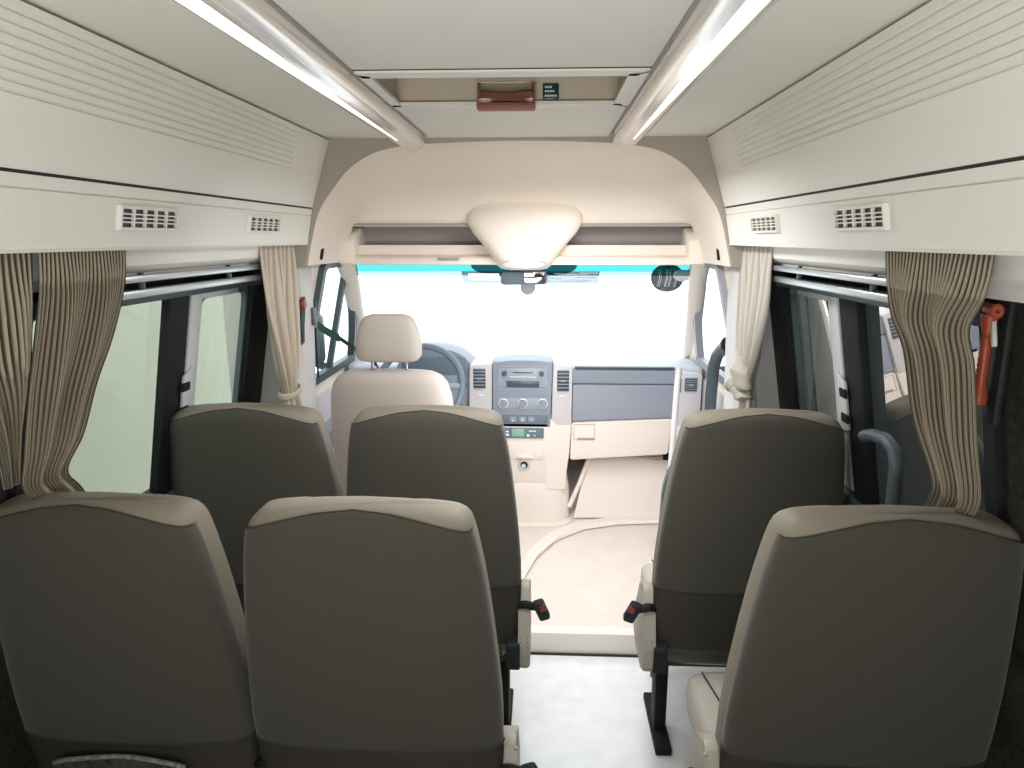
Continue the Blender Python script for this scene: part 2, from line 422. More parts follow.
def vent(s, y0, y1, label):
    zc = 1.739; yc = (y0+y1)/2; w = y1-y0; xs = .750-.023*(zc-1.675)/.125
    t = thing('air_vent', label, 'air vent', (s*xs, yc, zc), 0, 'locker air vents')
    tilt = math.atan2(.023, .125)
    root_rot = lambda u, v, d: (s*(-d-v*math.tan(tilt)), u, v)
    h = .024
    b = new(); framebar(b, [(-w/2, -h), (w/2, -h), (w/2, h), (-w/2, h)], .006, root_rot, -.003, .010); fr = obj('vent_frame', b, 'ventwhite', t)
    b = new(); V = [b.verts.new(root_rot(u, v, .001)) for u, v in ((-w/2+.004, -h+.004), (w/2-.004, -h+.004), (w/2-.004, h-.004), (-w/2+.004, h-.004))]; b.faces.new(V); obj('vent_backing', b, 'ventdark', t)
    b = new()
    for k in range(1, 4):
        z = -h+.008+k*(2*h-.016)/4; prism(b, [(-w/2+.005, z-.0014), (w/2-.005, z-.0014), (w/2-.005, z+.0014), (-w/2+.005, z+.0014)], root_rot, .002, .008)
    for k in range(1, 5):
        y = -w/2+.008+k*(w-.016)/5; prism(b, [(y-.0022, -h+.005), (y+.0022, -h+.005), (y+.0022, h-.005), (y-.0022, h-.005)], root_rot, .002, .0085)
    obj('grille', b, 'ventwhite', t)
vent(-1, 1.355, 1.575, 'white slotted vent above brown striped curtains on driver side locker')
vent(-1, 1.965, 2.195, 'white slotted vent near front end of driver side locker')
vent(1, 1.345, 1.575, 'white slotted vent above the orange hammer window on door side locker')
vent(1, 1.955, 2.190, 'white slotted vent near front end of door side locker')

# ------------------------------------------------------------------ arch, headliner, shelf
inner = [(-.765, 1.60), (-.748, 1.675), (-.715, 1.785), (-.665, 1.860), (-.595, 1.940), (-.500, 1.995), (-.38, 2.018), (-.20, 2.028), (0, 2.032)]
inner = inner+[(-x, z) for x, z in inner[-2::-1]]
outer = [(-.86, 1.60), (-.80, 1.68), (-.76, 1.80), (-.72, 1.92), (-.66, 2.045), (-.56, 2.045), (-.42, 2.045), (-.20, 2.045), (0, 2.045)]
outer = outer+[(-x, z) for x, z in outer[-2::-1]]
def dense(p, k=6):
    out = []; n = len(p)-1
    for i in range(n):
        a, b_, c, d = p[max(0, i-1)], p[i], p[i+1], p[min(n, i+2)]
        for q in range(k):
            t = q/k; out.append(tuple(.5*((2*B)+(C_-A)*t+(2*A-5*B+4*C_-D_)*t*t+(-A+3*B-3*C_+D_)*t**3) for A, B, C_, D_ in zip(a, b_, c, d)))
    return out+[p[-1]]
inner = dense(inner)
def dense_lin(p, k=6):
    out = []
    for a, c in zip(p[:-1], p[1:]): out += [(a[0]+(c[0]-a[0])*q/k, a[1]+(c[1]-a[1])*q/k) for q in range(k)]
    return out+[p[-1]]
outer = dense_lin(outer)
b = new()
loft(b, [[(x, 2.502, z) for x, z in outer], [(x, 2.504, z) for x, z in inner], [(x, 2.53, z) for x, z in inner]], closed=False, cap0=False, cap1=False)
struct('trim_10', b, 'taupe')
b = new(); rings = []
for k in range(13):
    a = (PI/2)*k/12; ring = []
    for x, z in inner:
        zz = 1.748+(z-1.748)*math.cos(a) if z > 1.748 else z
        xx = x*(1-.012*math.sin(a))
        ring.append((xx, 2.53+.47*math.sin(a)**.9, zz))
    rings.append(ring)
loft(b, rings, closed=False, cap0=False, cap1=False)
struct('ceiling_cab', b, 'vault')
# shelf recess and its lip
t = thing('overhead_shelf', 'cream storage shelf with dark recesses above the windscreen', 'shelf', (0, 3.0, 1.66))
b = new(); box(b, (0, .14, .030), (1.46, .02, .15)); box(b, (0, .065, .096), (1.46, .16, .01)); obj('recess_lining', b, 'recess', t, smooth=False)
b = new(); prism(b, rpoly([(-.078, -.070), (-.062, -.043), (-.04, -.034), (.20, -.034), (.14, -.070)], .01, 3), lambda u, v, d: (d, u, v), -.735, .735); obj('lip', b, 'vault', t)
for s in (-1, 1):
    b = new(); prism(b, [(-.085, -.068), (-.06, .03), (.05, .085), (.14, .085), (.14, -.05)], lambda u, v, d: (s*d, u, v), .700, .765, .008); obj('end_block', b, 'vault', t)
b = new(); box(b, (-.30, -.070, -.046), (.09, .010, .010), .002); obj('grip_slot', b, 'recess', t)

t = thing('overhead_console', 'rounded cream roof console above windscreen with a flat lamp lens', 'roof console', (.018, 3.0, 1.60))
b = new(); rings = []
for z, hw, yf, in ((.27, .15, .02), (.25, .19, -.02), (.225, .225, -.055), (.195, .243, -.085), (.16, .242, -.108), (.12, .218, -.125), (.08, .182, -.138), (.04, .150, -.145), (.01, .128, -.145), (-.012, .115, -.135), (-.026, .100, -.11), (-.032, .07, -.07)):
    ring = []
    for i in range(28):
        a = 2*PI*i/28; ca, sa = math.cos(a), math.sin(a); e = .6
        ring.append((hw*math.copysign(abs(ca)**e, ca), (yf+.10)/2+(.10-yf)/2*math.copysign(abs(sa)**e, sa), z))
    rings.append(ring)
loft(b, rings, cap0=True, cap1=True); obj('console_body', b, 'vault', t)
b = new()
rings = [[(.088*k*math.cos(a), -.138+.014*(1-k)+.02*0, -.006+.019*k*math.sin(a)) for a in [2*PI*i/24 for i in range(24)]] for k in (1, .8)]
rings = [[(x, y-.006*(j), z-.006*0) for x, y, z in r] for j, r in enumerate(rings)]
rings = [[(x, -.120, z) for x, y, z in rings[0]]]+rings
loft(b, rings, cap0=False); le = obj('lamp_lens', b, 'silverplastic', t)
b = new(); torus(b, (0, -.139, -.006), .09, .0025, (0, 1, 0), 32, 6, 1, .22); obj('lens_rim', b, 'recess', le)

t = thing('rearview_mirror', 'small rear view mirror hanging below the roof console', 'mirror', (.012, 3.12, 1.52))
b = new(); box(b, (0, 0, .005), (.205, .03, .062), .012, rot=(.1, 0, .12)); ho = obj('mirror_housing', b, 'wheel', t)
b = new(); box(b, (.048, -.018, .008), (.096, .004, .052), .002, rot=(.1, 0, .12)); obj('mirror_glass', b, 'mirror', t)
b = new(); tube(b, [(0, .015, 0), (0, .05, .03), (0, .06, .075)], .012, 10); obj('stem', b, 'dash', t)
b = new(); disc(b, (.018, .0, -.036), .034, (0, 1, 0), .018); obj('sensor_pod', b, 'dash', t)

# ------------------------------------------------------------------ windscreen
WT = (3.08, 1.605); WB = (3.92, 1.02)
def ws(u, v, d=0.):                          # u across (metres), v 0 bottom .. 1 top
    y = WB[0]+(WT[0]-WB[0])*v; z = WB[1]+(WT[1]-WB[1])*v
    return (u, y-d*.57-.10*(u/.9)**2*0, z-d*.82)
root = bpy.data.objects.new('window_1', None); C.objects.link(root); root['kind'] = 'structure'
b = new(); b.faces.new([b.verts.new(ws(*p)) for p in ((-.95, 0), (.95, 0), (.80, 1), (-.80, 1))]); obj('pane', b, 'glass_w', root, smooth=False)
b = new(); b.faces.new([b.verts.new(ws(*p, .006)) for p in ((-.80, .918), (.80, .918), (.78, 1), (-.78, 1))]); obj('sun_band', b, 'tint', root, smooth=False)
b = new(); b.faces.new([b.verts.new(ws(*p, .006)) for p in ((-.80, .885), (.80, .885), (.80, .918), (-.80, .918))]); obj('sun_band_edge', b, 'tintlt', root, smooth=False)
b = new(); V = [ws(.012+.235*math.cos(a), .985-.105*math.sin(a)**.7, .012) for a in [PI*i/24 for i in range(25)]]; b.faces.new([b.verts.new(p) for p in V]); obj('sensor_screen', b, 'frit', root, smooth=False)

t = thing('windscreen_film', 'pale blue see-through film strip at windscreen top behind the mirror', 'film', ws(.06, .86, .02))
lc = t.location
b = new()
def wl(u, v): p = ws(u, v, .016); return (p[0]-lc[0], p[1]-lc[1], p[2]-lc[2])
b.faces.new([b.verts.new(wl(*p)) for p in ((-.27, .835), (.35, .835), (.35, .935), (-.27, .935))]); fo = obj('film', b, glass_mat('pale_film', (.225, .262, .295), 0.), t, smooth=False)
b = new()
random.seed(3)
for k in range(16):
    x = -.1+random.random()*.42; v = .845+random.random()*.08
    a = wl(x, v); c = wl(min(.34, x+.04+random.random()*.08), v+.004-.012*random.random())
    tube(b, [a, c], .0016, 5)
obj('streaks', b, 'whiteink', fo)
b = new(); b.faces.new([b.verts.new(Vector(wl(*p))-Vector((0, .01, 0))) for p in ((-.24, .862), (-.10, .862), (-.10, .918), (-.24, .918))]); obj('white_patch', b, mat('paper', (.9, .92, .95), .6, emit=(1, 1, 1), estr=.6), fo, smooth=False)  # emission added to brighten the patch, no lamp behind it

# front blind spot mirror outside the top right of the windscreen
t = thing('blind_spot_mirror', 'dark oval mirror outside the top corner of windscreen on door side', 'mirror', (.735, 3.62, 1.500))
b = new(); rings = [[(.085*k*math.cos(a), y, .072*k*math.sin(a)) for a in [2*PI*i/28 for i in range(28)]] for y, k in ((-.012, .9), (-.006, 1), (.02, .9), (.045, .5))]
loft(b, rings); obj('mirror_head', b, 'mirror_dark', t)
b = new(); rings = [[(.075+.05*k*math.cos(a), -.02+y, .012+.030*k*math.sin(a)) for a in [2*PI*i/24 for i in range(24)]] for y, k in ((-.006, .9), (0, 1), (.01, .9))]
loft(b, rings); obj('small_disc', b, 'silverplastic', t)
b = new(); tube(b, [(.02, .03, 0), (.12, .03, .03), (.20, -.02, .06)], .012, 8); obj('bracket', b, 'mirror_dark', t)
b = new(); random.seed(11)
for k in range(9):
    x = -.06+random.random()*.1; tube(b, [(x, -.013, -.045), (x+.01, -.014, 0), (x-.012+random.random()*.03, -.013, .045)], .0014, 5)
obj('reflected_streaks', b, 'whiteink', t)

# ------------------------------------------------------------------ cab sides: pillars, door panels and windows
def cab_side(s, n_win, n_door, glass):
    # B pillar
    b = new(); rings = []
    for z in (0, .6, 1.05, 1.40, 1.60, 1.68):
        x0 = .80 if z > 1.3 else .80+.045*(1.3-z); x1 = 1.09
        rings.append([(s*x1, 2.52, z), (s*(x0+.02), 2.52, z), (s*x0, 2.54, z), (s*x0, 2.67, z), (s*(x0+.03), 2.72, z), (s*x1, 2.75, z)])
    loft(b, rings); struct('trim_11' if s < 0 else 'trim_12', b, 'pillar')
    # door: panel below the window, frame round it
    root = bpy.data.objects.new(n_door, None); C.objects.link(root); root['kind'] = 'structure'
    f = lambda u, v, d: (s*(CX(v)-d), u, v)
    WD = [(2.78, 1.06), (3.60, 1.06), (3.52, 1.25), (3.40, 1.43), (3.22, 1.585), (3.08, 1.615), (2.84, 1.615), (2.80, 1.58)]
    outerp = [(2.66, .93), (3.95, .93), (3.95, 1.06), (3.62, 1.30), (3.42, 1.52), (3.14, 1.68), (2.74, 1.70), (2.66, 1.66)]
    b = new()
    O = [b.verts.new(f(u, v, 0)) for u, v in outerp]; I = [b.verts.new(f(u, v, 0)) for u, v in WD]
    for j in range(len(O)):
        k = (j+1) % len(O); b.faces.new((O[j], O[k], I[k], I[j]))
    obj('door_trim', b, 'vault', root, smooth=False)
    b = new(); prism(b, [(2.66, 0), (3.95, 0), (3.95, 1.0), (2.66, 1.0)], lambda u, v, d: (s*(.93-d), u, v), -.03, .02, .006); obj('door_panel', b, 'silverplastic', root)
    b = new(); prism(b, rpoly([(2.9, .78), (3.35, .78), (3.38, .86), (2.9, .86)], .03), lambda u, v, d: (s*(.93-d), u, v), .01, .09, .004); obj('armrest', b, 'dash', root)
    w = bpy.data.objects.new(n_win, None); C.objects.link(w); w['kind'] = 'structure'
    b = new(); framebar(b, rpoly(WD, .05, 4), .040, f, -.01, .025); obj('window_frame', b, 'bluegrey_frame' if s < 0 else mat('lilac_grey_frame', (.34, .33, .38), .5), w)
    if s < 0:
        b = new(); prism(b, [(3.16, 1.07), (3.20, 1.07), (3.185, 1.60), (3.15, 1.60)], f, -.006, .018, .003); obj('divider_bar', b, 'bluegrey_frame', w)
    b = new(); b.faces.new([b.verts.new(f(u, v, -.004)) for u, v in WD]); obj('pane', b, glass, w, smooth=False)
    # A pillar
    b = new(); tube(b, [(s*.775, 3.03, 1.63), (s*.80, 3.2, 1.53), (s*.86, 3.5, 1.33), (s*.945, 3.95, 1.02)], [.045, .042, .040, .045], 12); struct('trim_13' if s < 0 else 'trim_14', b, 'vault')
cab_side(-1, 'window_4', 'door_1', 'glass_d'); cab_side(1, 'window_5', 'door_2', 'glass_d')
b = new(); box(b, (0, 3.98, .5), (1.92, .04, 1.04)); struct('wall_front', b, 'recess', smooth=False)
b = new(); box(b, (0, 3.06, 1.645), (1.62, .10, .05)); struct('trim_15', b, 'vault')
for s in (-1, 1):
    t = thing('pillar_hook', 'small black hook on top of the pillar on %s side' % ('driver' if s < 0 else 'door'), 'hook', (s*.757, 2.66, 1.640))
    b = new(); prism(b, [(-.012, .016), (.03, .03), (.02, .006), (.0, -.022), (-.008, -.02)], lambda u, v, d: (d, u, v), -.008, .008, .002); obj('hook_body', b, 'black', t)

# exterior mirrors seen through the door windows
for s in (-1, 1):
    t = thing('side_mirror', 'dark exterior mirror outside the %s door window' % ('driver' if s < 0 else 'front passenger'), 'mirror', (s*1.12, 3.50, 1.10))
    b = new(); box(b, (0, 0, .09), (.17, .09, .27), .035, seg=4); h = obj('mirror_housing', b, 'bluegrey_frame', t)
    b = new(); box(b, (0, -.046, .10), (.135, .006, .21), .003); obj('mirror_glass', b, 'mirror_dark', h)
    b = new(); tube(b, [(0, 0, -.02), (-s*.07, .02, -.06), (-s*.15, .04, -.07)], .022, 10); obj('mirror_arm', b, 'bluegrey_frame', t)

# black grab bar in the passenger door window
t = thing('door_grab_bar', 'thick black bent grab bar in front passenger door window', 'grab bar', (.845, 2.80, 1.0))
b = new(); tube(b, [(0, -.02, .28), (.0, .06, .255), (.0, .15, .21), (.0, .20, .15), (0, .215, .0), (0, .215, -.12)], .026, 12); obj('bar', b, 'bluegrey_frame', t)
for c_, a_ in (((0, -.025, .285), (0, -1, .3)), ((0, .215, -.12), (0, 0, 1))):
    b = new(); disc(b, c_, .032, a_, .024); obj('mount', b, 'black', t)

# ------------------------------------------------------------------ dashboard
D = thing('dashboard', 'blue grey and beige dashboard with radio stack below the windscreen', 'dashboard', (0, 3.45, .26))
dx = lambda bm, n, m, p=D, sm=True: obj(n, bm, m, p, sm)
zb = .26
def zz(z): return z-zb-.036*max(0, min(1, (1.04-z)/.2))
# top and body
b = new(); prism(b, rpoly([(.0, zz(1.045)), (.02, zz(1.060)), (.25, zz(1.058)), (.52, zz(1.03)), (.52, zz(.80)), (.06, zz(.80))], .02, 3), lambda u, v, d: (d, u, v), -.90, .90); dx(b, 'dash_body', 'dashtop')
b = new(); rings = []
for y, k in ((.42, .5), (.30, .8), (.16, 1), (.04, 1), (.0, .93)):
    rings.append([(-.455+.20*math.cos(a)*(.9+.1*k), y, zz(.98)+.195*k*math.sin(a)**.6 if 0 < a < PI else zz(.98)) for a in [PI*i/20 for i in range(21)]])
loft(b, rings, closed=False); ho = dx(b, 'instrument_hood', 'dash')
b = new(); box(b, (-.455, -.004, zz(1.04)), (.33, .01, .13), .03); dx(b, 'instrument_panel', 'wheel')
b = new(); box(b, (-.60, .03, zz(.88)), (.56, .08, .36), .02); dx(b, 'wheel_side_fascia', 'dash')
b = new(); box(b, (-.58, .06, zz(.62)), (.60, .10, .24), .02); dx(b, 'knee_panel', 'dashcream')
# grey centre stack
b = new(); prism(b, rpoly([(-.152, zz(.79)), (.140, zz(.79)), (.150, zz(1.092)), (.06, zz(1.100)), (-.06, zz(1.100)), (-.152, zz(1.090))], .012, 3), lambda u, v, d: (u, d, v), -.020-.03, .15, .004); st = dx(b, 'centre_stack', 'dash')
yf = -.05
b = new(); framebar(b, [(-.120, zz(.965)), (.122, zz(.965)), (.122, zz(1.072)), (-.120, zz(1.072))], .006, lambda u, v, d: (u, d, v), yf-.004, yf+.01); box(b, (0, yf, zz(1.018)), (.235, .008, .10), .004); ra = dx(b, 'radio', 'radio')
b = new(); box(b, (.0, yf-.006, zz(.990)), (.165, .006, .032), .002); dx(b, 'display', 'radiodark', ra)
b = new(); box(b, (.0, yf-.006, zz(1.040)), (.10, .004, .006), .001); dx(b, 'disc_slot', 'radiodark', ra)
b = new()
for k in range(9): box(b, (-.06+k*.015, yf-.006, zz(1.021)), (.010, .004, .005), .001)
dx(b, 'button_row', 'whiteink', ra)
for x in (-.092, .094):
    b = new(); disc(b, (x, yf-.010, zz(1.036)), .013, (0, 1, 0), .014, 20); dx(b, 'knob', 'radiodark', ra)
for x in (-.098, .0, .100):
    b = new(); torus(b, (x, yf-.012, zz(.905)), .0235, .0045, (0, 1, 0), 28, 8); kn = dx(b, 'climate_dial', 'knobring')
    b = new(); disc(b, (x, yf-.014, zz(.905)), .020, (0, 1, 0), .026, 24, .017); box(b, (x, yf-.028, zz(.905)), (.006, .01, .030), .002); dx(b, 'dial_centre', 'dash', kn)
b = new(); box(b, (0.0, yf-.001, zz(.905)), (.245, .006, .058), .003); dx(b, 'climate_panel', 'radio')
b = new(); box(b, (.012, yf-.002, zz(.834)), (.235, .01, .040), .004); sw = dx(b, 'switch_strip', 'wheel')
for x in (-.048, .0, .045):
    b = new(); box(b, (x, yf-.008, zz(.834)), (.034, .004, .028), .002); sk = dx(b, 'switch', 'dash', sw)
b = new(); prism(b, [(-.006, zz(.829)), (.006, zz(.829)), (0, zz(.840))], lambda u, v, d: (u, d, v), yf-.012, yf-.009); dx(b, 'switch_symbol', 'whiteink', sw)
b = new(); box(b, (-.05, yf-.011, zz(.828)), (.006, .002, .006)); dx(b, 'switch_symbol', 'whiteink', sw)
b = new(); box(b, (.045, yf-.011, zz(.834)), (.012, .002, .003)); dx(b, 'switch_symbol', 'whiteink', sw)
# vent columns
def dash_vent(cx, w, z0, z1, sub, ytop=-.035):
    b = new(); box(b, (cx, ytop-.002, zz((z0+z1)/2)), (w, .008, z1-z0), .003); v = dx(b, 'air_vent', 'ventdark', D)
    b = new(); n = 7
    for k in range(n): box(b, (cx, ytop-.008, zz(z0+(k+.5)*(z1-z0)/n)), (w*.94, .008, (z1-z0)/n*.30), .001)
    box(b, (cx, ytop-.014, zz((z0+z1)/2)), (w*.4, .006, .010), .002); dx(b, 'vent_slats', 'radio', v)
b = new(); prism(b, rpoly([(-.275, zz(.80)), (-.158, zz(.80)), (-.155, zz(1.082)), (-.270, zz(1.072))], .01, 3), lambda u, v, d: (u, d, v), -.035, .12, .004); dx(b, 'vent_column', 'silverplastic')
dash_vent(-.220, .062, .960, 1.062, D)
for x in (-.218, .200):
    b = new(); box(b, (x, -.038, zz(.935)), (.03, .006, .008), .002); dx(b, 'vent_wheel', 'knobring')
b = new(); prism(b, rpoly([(.146, zz(.80)), (.152, zz(1.085)), (.250, zz(1.070)), (.248, zz(.80))], .01, 3), lambda u, v, d: (u, d, v), -.035, .12, .004); dx(b, 'vent_column', 'silverplastic')
dash_vent(.203, .060, .950, 1.058, D)
# beige leg of the column flaring to the tunnel
b = new(); rings = []
for z, x0, x1, y in ((.83, .138, .250, -.036), (.78, .134, .247, -.044), (.66, .128, .240, -.05), (.54, .122, .226, -.055), (.46, .115, .222, -.06)):
    rings.append([(x0, y, zz(z)), (x1, y+.015, zz(z)), (x1, .15, zz(z)), (x0, .15, zz(z))])
loft(b, rings); dx(b, 'column_leg', 'dashcream')
# lower console with tachograph clock, pocket lid and lighter
b = new(); box(b, (.0, .03, zz(.655)), (.275, .16, .33), .012); lo = dx(b, 'lower_console', 'dashcream')
b = new(); box(b, (.006, -.055, zz(.762)), (.205, .02, .052), .004); ck = dx(b, 'clock_unit', 'wheel')
b = new(); box(b, (-.022, -.067, zz(.763)), (.062, .004, .034), .002); dx(b, 'clock_screen', 'lcd', ck)
b = new()
for x, z, w, h_ in ((-.078, .772, .014, .008), (-.078, .755, .018, .010), (.028, .752, .014, .012), (.05, .775, .036, .005), (.062, .752, .008, .006), (-.022, .784, .06, .003)): box(b, (x, -.067, zz(z)), (w, .003, h_), .001)
dx(b, 'clock_buttons', 'whiteink', ck)
b = new(); box(b, (.008, -.055, zz(.665)), (.20, .012, .085), .004); box(b, (.012, -.068, zz(.640)), (.085, .022, .016), .004); dx(b, 'pocket_lid', 'dashcream')
b = new(); torus(b, (.008, -.056, zz(.590)), .026, .007, (0, 1, 0), 28, 8); li = dx(b, 'lighter_socket', 'silverplastic')
b = new(); disc(b, (.008, -.052, zz(.590)), .024, (0, 1, 0), .008); dx(b, 'socket_bore', 'black', li)
b = new(); disc(b, (.006, -.058, zz(.588)), .012, (0, 1, 0), .012, 20, .008); dx(b, 'socket_plug', 'knobring', li)
# bulged tunnel base
b = new(); rings = []
for z, k, y in ((.22, 1.08, -.02), (.275, 1.06, -.02), (.285, 1.0, -.01), (.42, .97, .0), (.47, .94, .0), (.505, .90, .015)):
    ring = []
    for i in range(25):
        a = PI+PI*i/24; ca, sa = math.cos(a), math.sin(a)
        ring.append((.03+.225*k*math.copysign(abs(ca)**.6, ca), y+.13+.20*k*(-abs(sa)**.5), zz(z)))
    rings.append(ring)
loft(b, rings, closed=True); dx(b, 'tunnel_base', 'dashcream')
# passenger side
b = new(); prism(b, rpoly([(.0, zz(1.052)), (-.012, zz(1.040)), (-.008, zz(.985)), (.10, zz(.985)), (.10, zz(1.052))], .008, 3), lambda u, v, d: (d, u, v), .252, .775); dx(b, 'upper_tray', 'dash')
b = new(); box(b, (.512, .0, zz(1.058)), (.50, .03, .012), .004); dx(b, 'tray_slot', 'ventdark')
b = new(); prism(b, rpoly([(.252, zz(.815)), (.770, zz(.840)), (.775, zz(.982)), (.252, zz(.982))], .012, 3), lambda u, v, d: (u, d, v), -.014, .10, .005); dx(b, 'upper_glove_box', 'dash2')
b = new(); prism(b, rpoly([(.245, zz(.606)), (.748, zz(.644)), (.764, zz(.834)), (.250, zz(.808))], .014, 3), lambda u, v, d: (u, d, v), -.012, .10, .006); gb = dx(b, 'lower_glove_box', 'dashcream')
b = new(); framebar(b, [(.262, zz(.715)), (.372, zz(.719)), (.372, zz(.803)), (.262, zz(.800))], .004, lambda u, v, d: (u, d, v), -.015, -.010); dx(b, 'latch_panel', 'leather_pale', gb)
b = new(); box(b, (.325, -.014, zz(.722)), (.088, .008, .012), .003); dx(b, 'handle', 'recess', gb)
b = new(); prism(b, rpoly([(.768, zz(.62)), (.90, zz(.64)), (.90, zz(1.035)), (.776, zz(1.045))], .012, 3), lambda u, v, d: (u, d, v), -.018, .12, .005); dx(b, 'end_column', 'silverplastic')
dash_vent(.845, .062, .955, 1.022, D, -.018)
dash_vent(.788, .016, .950, 1.022, D, -.018)
b = new(); box(b, (.835, -.0, zz(.70)), (.125, .05, .20), .01); dx(b, 'end_column_lower', 'dashcream')

# toe board and cavity beneath the glove box
b = new(); b.faces.new([b.verts.new(p) for p in ((.27, 3.44, fz(3.44)+.01), (.93, 3.46, fz(3.46)+.01), (.93, 3.62, .57), (.36, 3.62, .57))]); struct('trim_16', b, 'dashcream', smooth=False)
b = new(); tube(b, [(.245, 3.44, .31), (.30, 3.50, .42), (.365, 3.60, .56)], .012, 8); struct('trim_17', b, 'floor_edge')
t = thing('pipe_bundle', 'thin dark pipe running under the beige glove box', 'pipe', (.6, 3.58, .555))
b = new(); tube(b, [(-.2, 0, .01), (0, 0, .0), (.12, -.02, -.008), (.18, 0, .01)], .010, 8); obj('pipe', b, 'recess', t)
b = new(); box(b, (.17, -.01, .0), (.05, .03, .035), .006); obj('pipe_clip', b, 'black', t)

# steering wheel
t = thing('steering_wheel', 'dark blue grey steering wheel in front of the driver seat', 'steering wheel', (-.465, 3.10, 1.03))
ax = Vector((0, -.88, .47))
b = new(); torus(b, (0, 0, 0), .195, .016, ax, 48, 12); obj('rim', b, 'wheel', t)
b = new(); u, w = frame_of(ax)
rings = [[Vector(ax.normalized())*h_+u*r_*math.cos(2*PI*i/24)+w*r_*math.sin(2*PI*i/24)*.85 for i in range(24)] for h_, r_ in ((-.02, .07), (.005, .085), (.022, .07), (.03, .03))]
loft(b, rings); obj('hub', b, 'dash', t)
b = new()
for a in (0, PI, PI*1.3, PI*1.7):
    d = u*math.cos(a)+w*math.sin(a)*(-1 if w.z > 0 else 1)
    if d.z > .3: d = -d
    tube(b, [d*.06, d*.12, d*.19], [.022, .016, .014], 8)
obj('spokes', b, 'dash', t)
b = new(); tube(b, [(0, .03, -.02), (0, .30, -.16)], .035, 12); obj('column', b, 'ventdark', t)
b = new(); tube(b, [(.04, .06, -.03), (.14, .05, -.01), (.21, .04, .0)], [.008, .01, .013], 8); obj('stalk', b, 'ventdark', t)

# ------------------------------------------------------------------ passenger seats
PROFILE = [(.43, .255), (.50, .262), (.62, .268), (.72, .268), (.82, .262), (.92, .253), (1.02, .242), (1.10, .232), (1.16, .222), (1.19, .215)]
ZT = 1.228
def prof(z):
    for (a, wa), (b_, wb) in zip(PROFILE[:-1], PROFILE[1:]):
        if z <= b_: t = (z-a)/(b_-a); return wa+(wb-wa)*t
    return PROFILE[-1][1]
def seat_ring(z, grow=0., a0=0., a1=2*PI, n=56, tdrop=0.):
    """a ring of the backrest at height z"""
    hw = prof(min(z, 1.19)); hd = .062
    rc = .046
    if z > ZT-rc:
        q = (z-(ZT-rc))/rc; s = math.sqrt(max(0, 1-q*q)); hw = hw-.042*(1-s); hd = hd*(.25+.75*s)
    yc = -(z-.45)*math.tan(math.radians(8.5))
    pts = []
    for i in range(n+1):
        a = a0+(a1-a0)*i/n; ca, sa = math.cos(a), math.sin(a); e = .42
        x = (hw+grow)*math.copysign(abs(ca)**e, ca); y = (hd+grow)*math.copysign(abs(sa)**e, sa)
        # rear face bows outward a little, front has bolsters
        xr = x/(hw+1e-6)
        if sa < 0: y -= .012*(1-min(1, xr*xr))
        else: y += .022*(min(1, xr*xr))*(1 if abs(xr) > .55 else .3)-.008
        sag = -.016*(xr*xr)*max(0, min(1, (z-1.0)/.22))
        pts.append((x, yc+y, z+sag))
    return pts
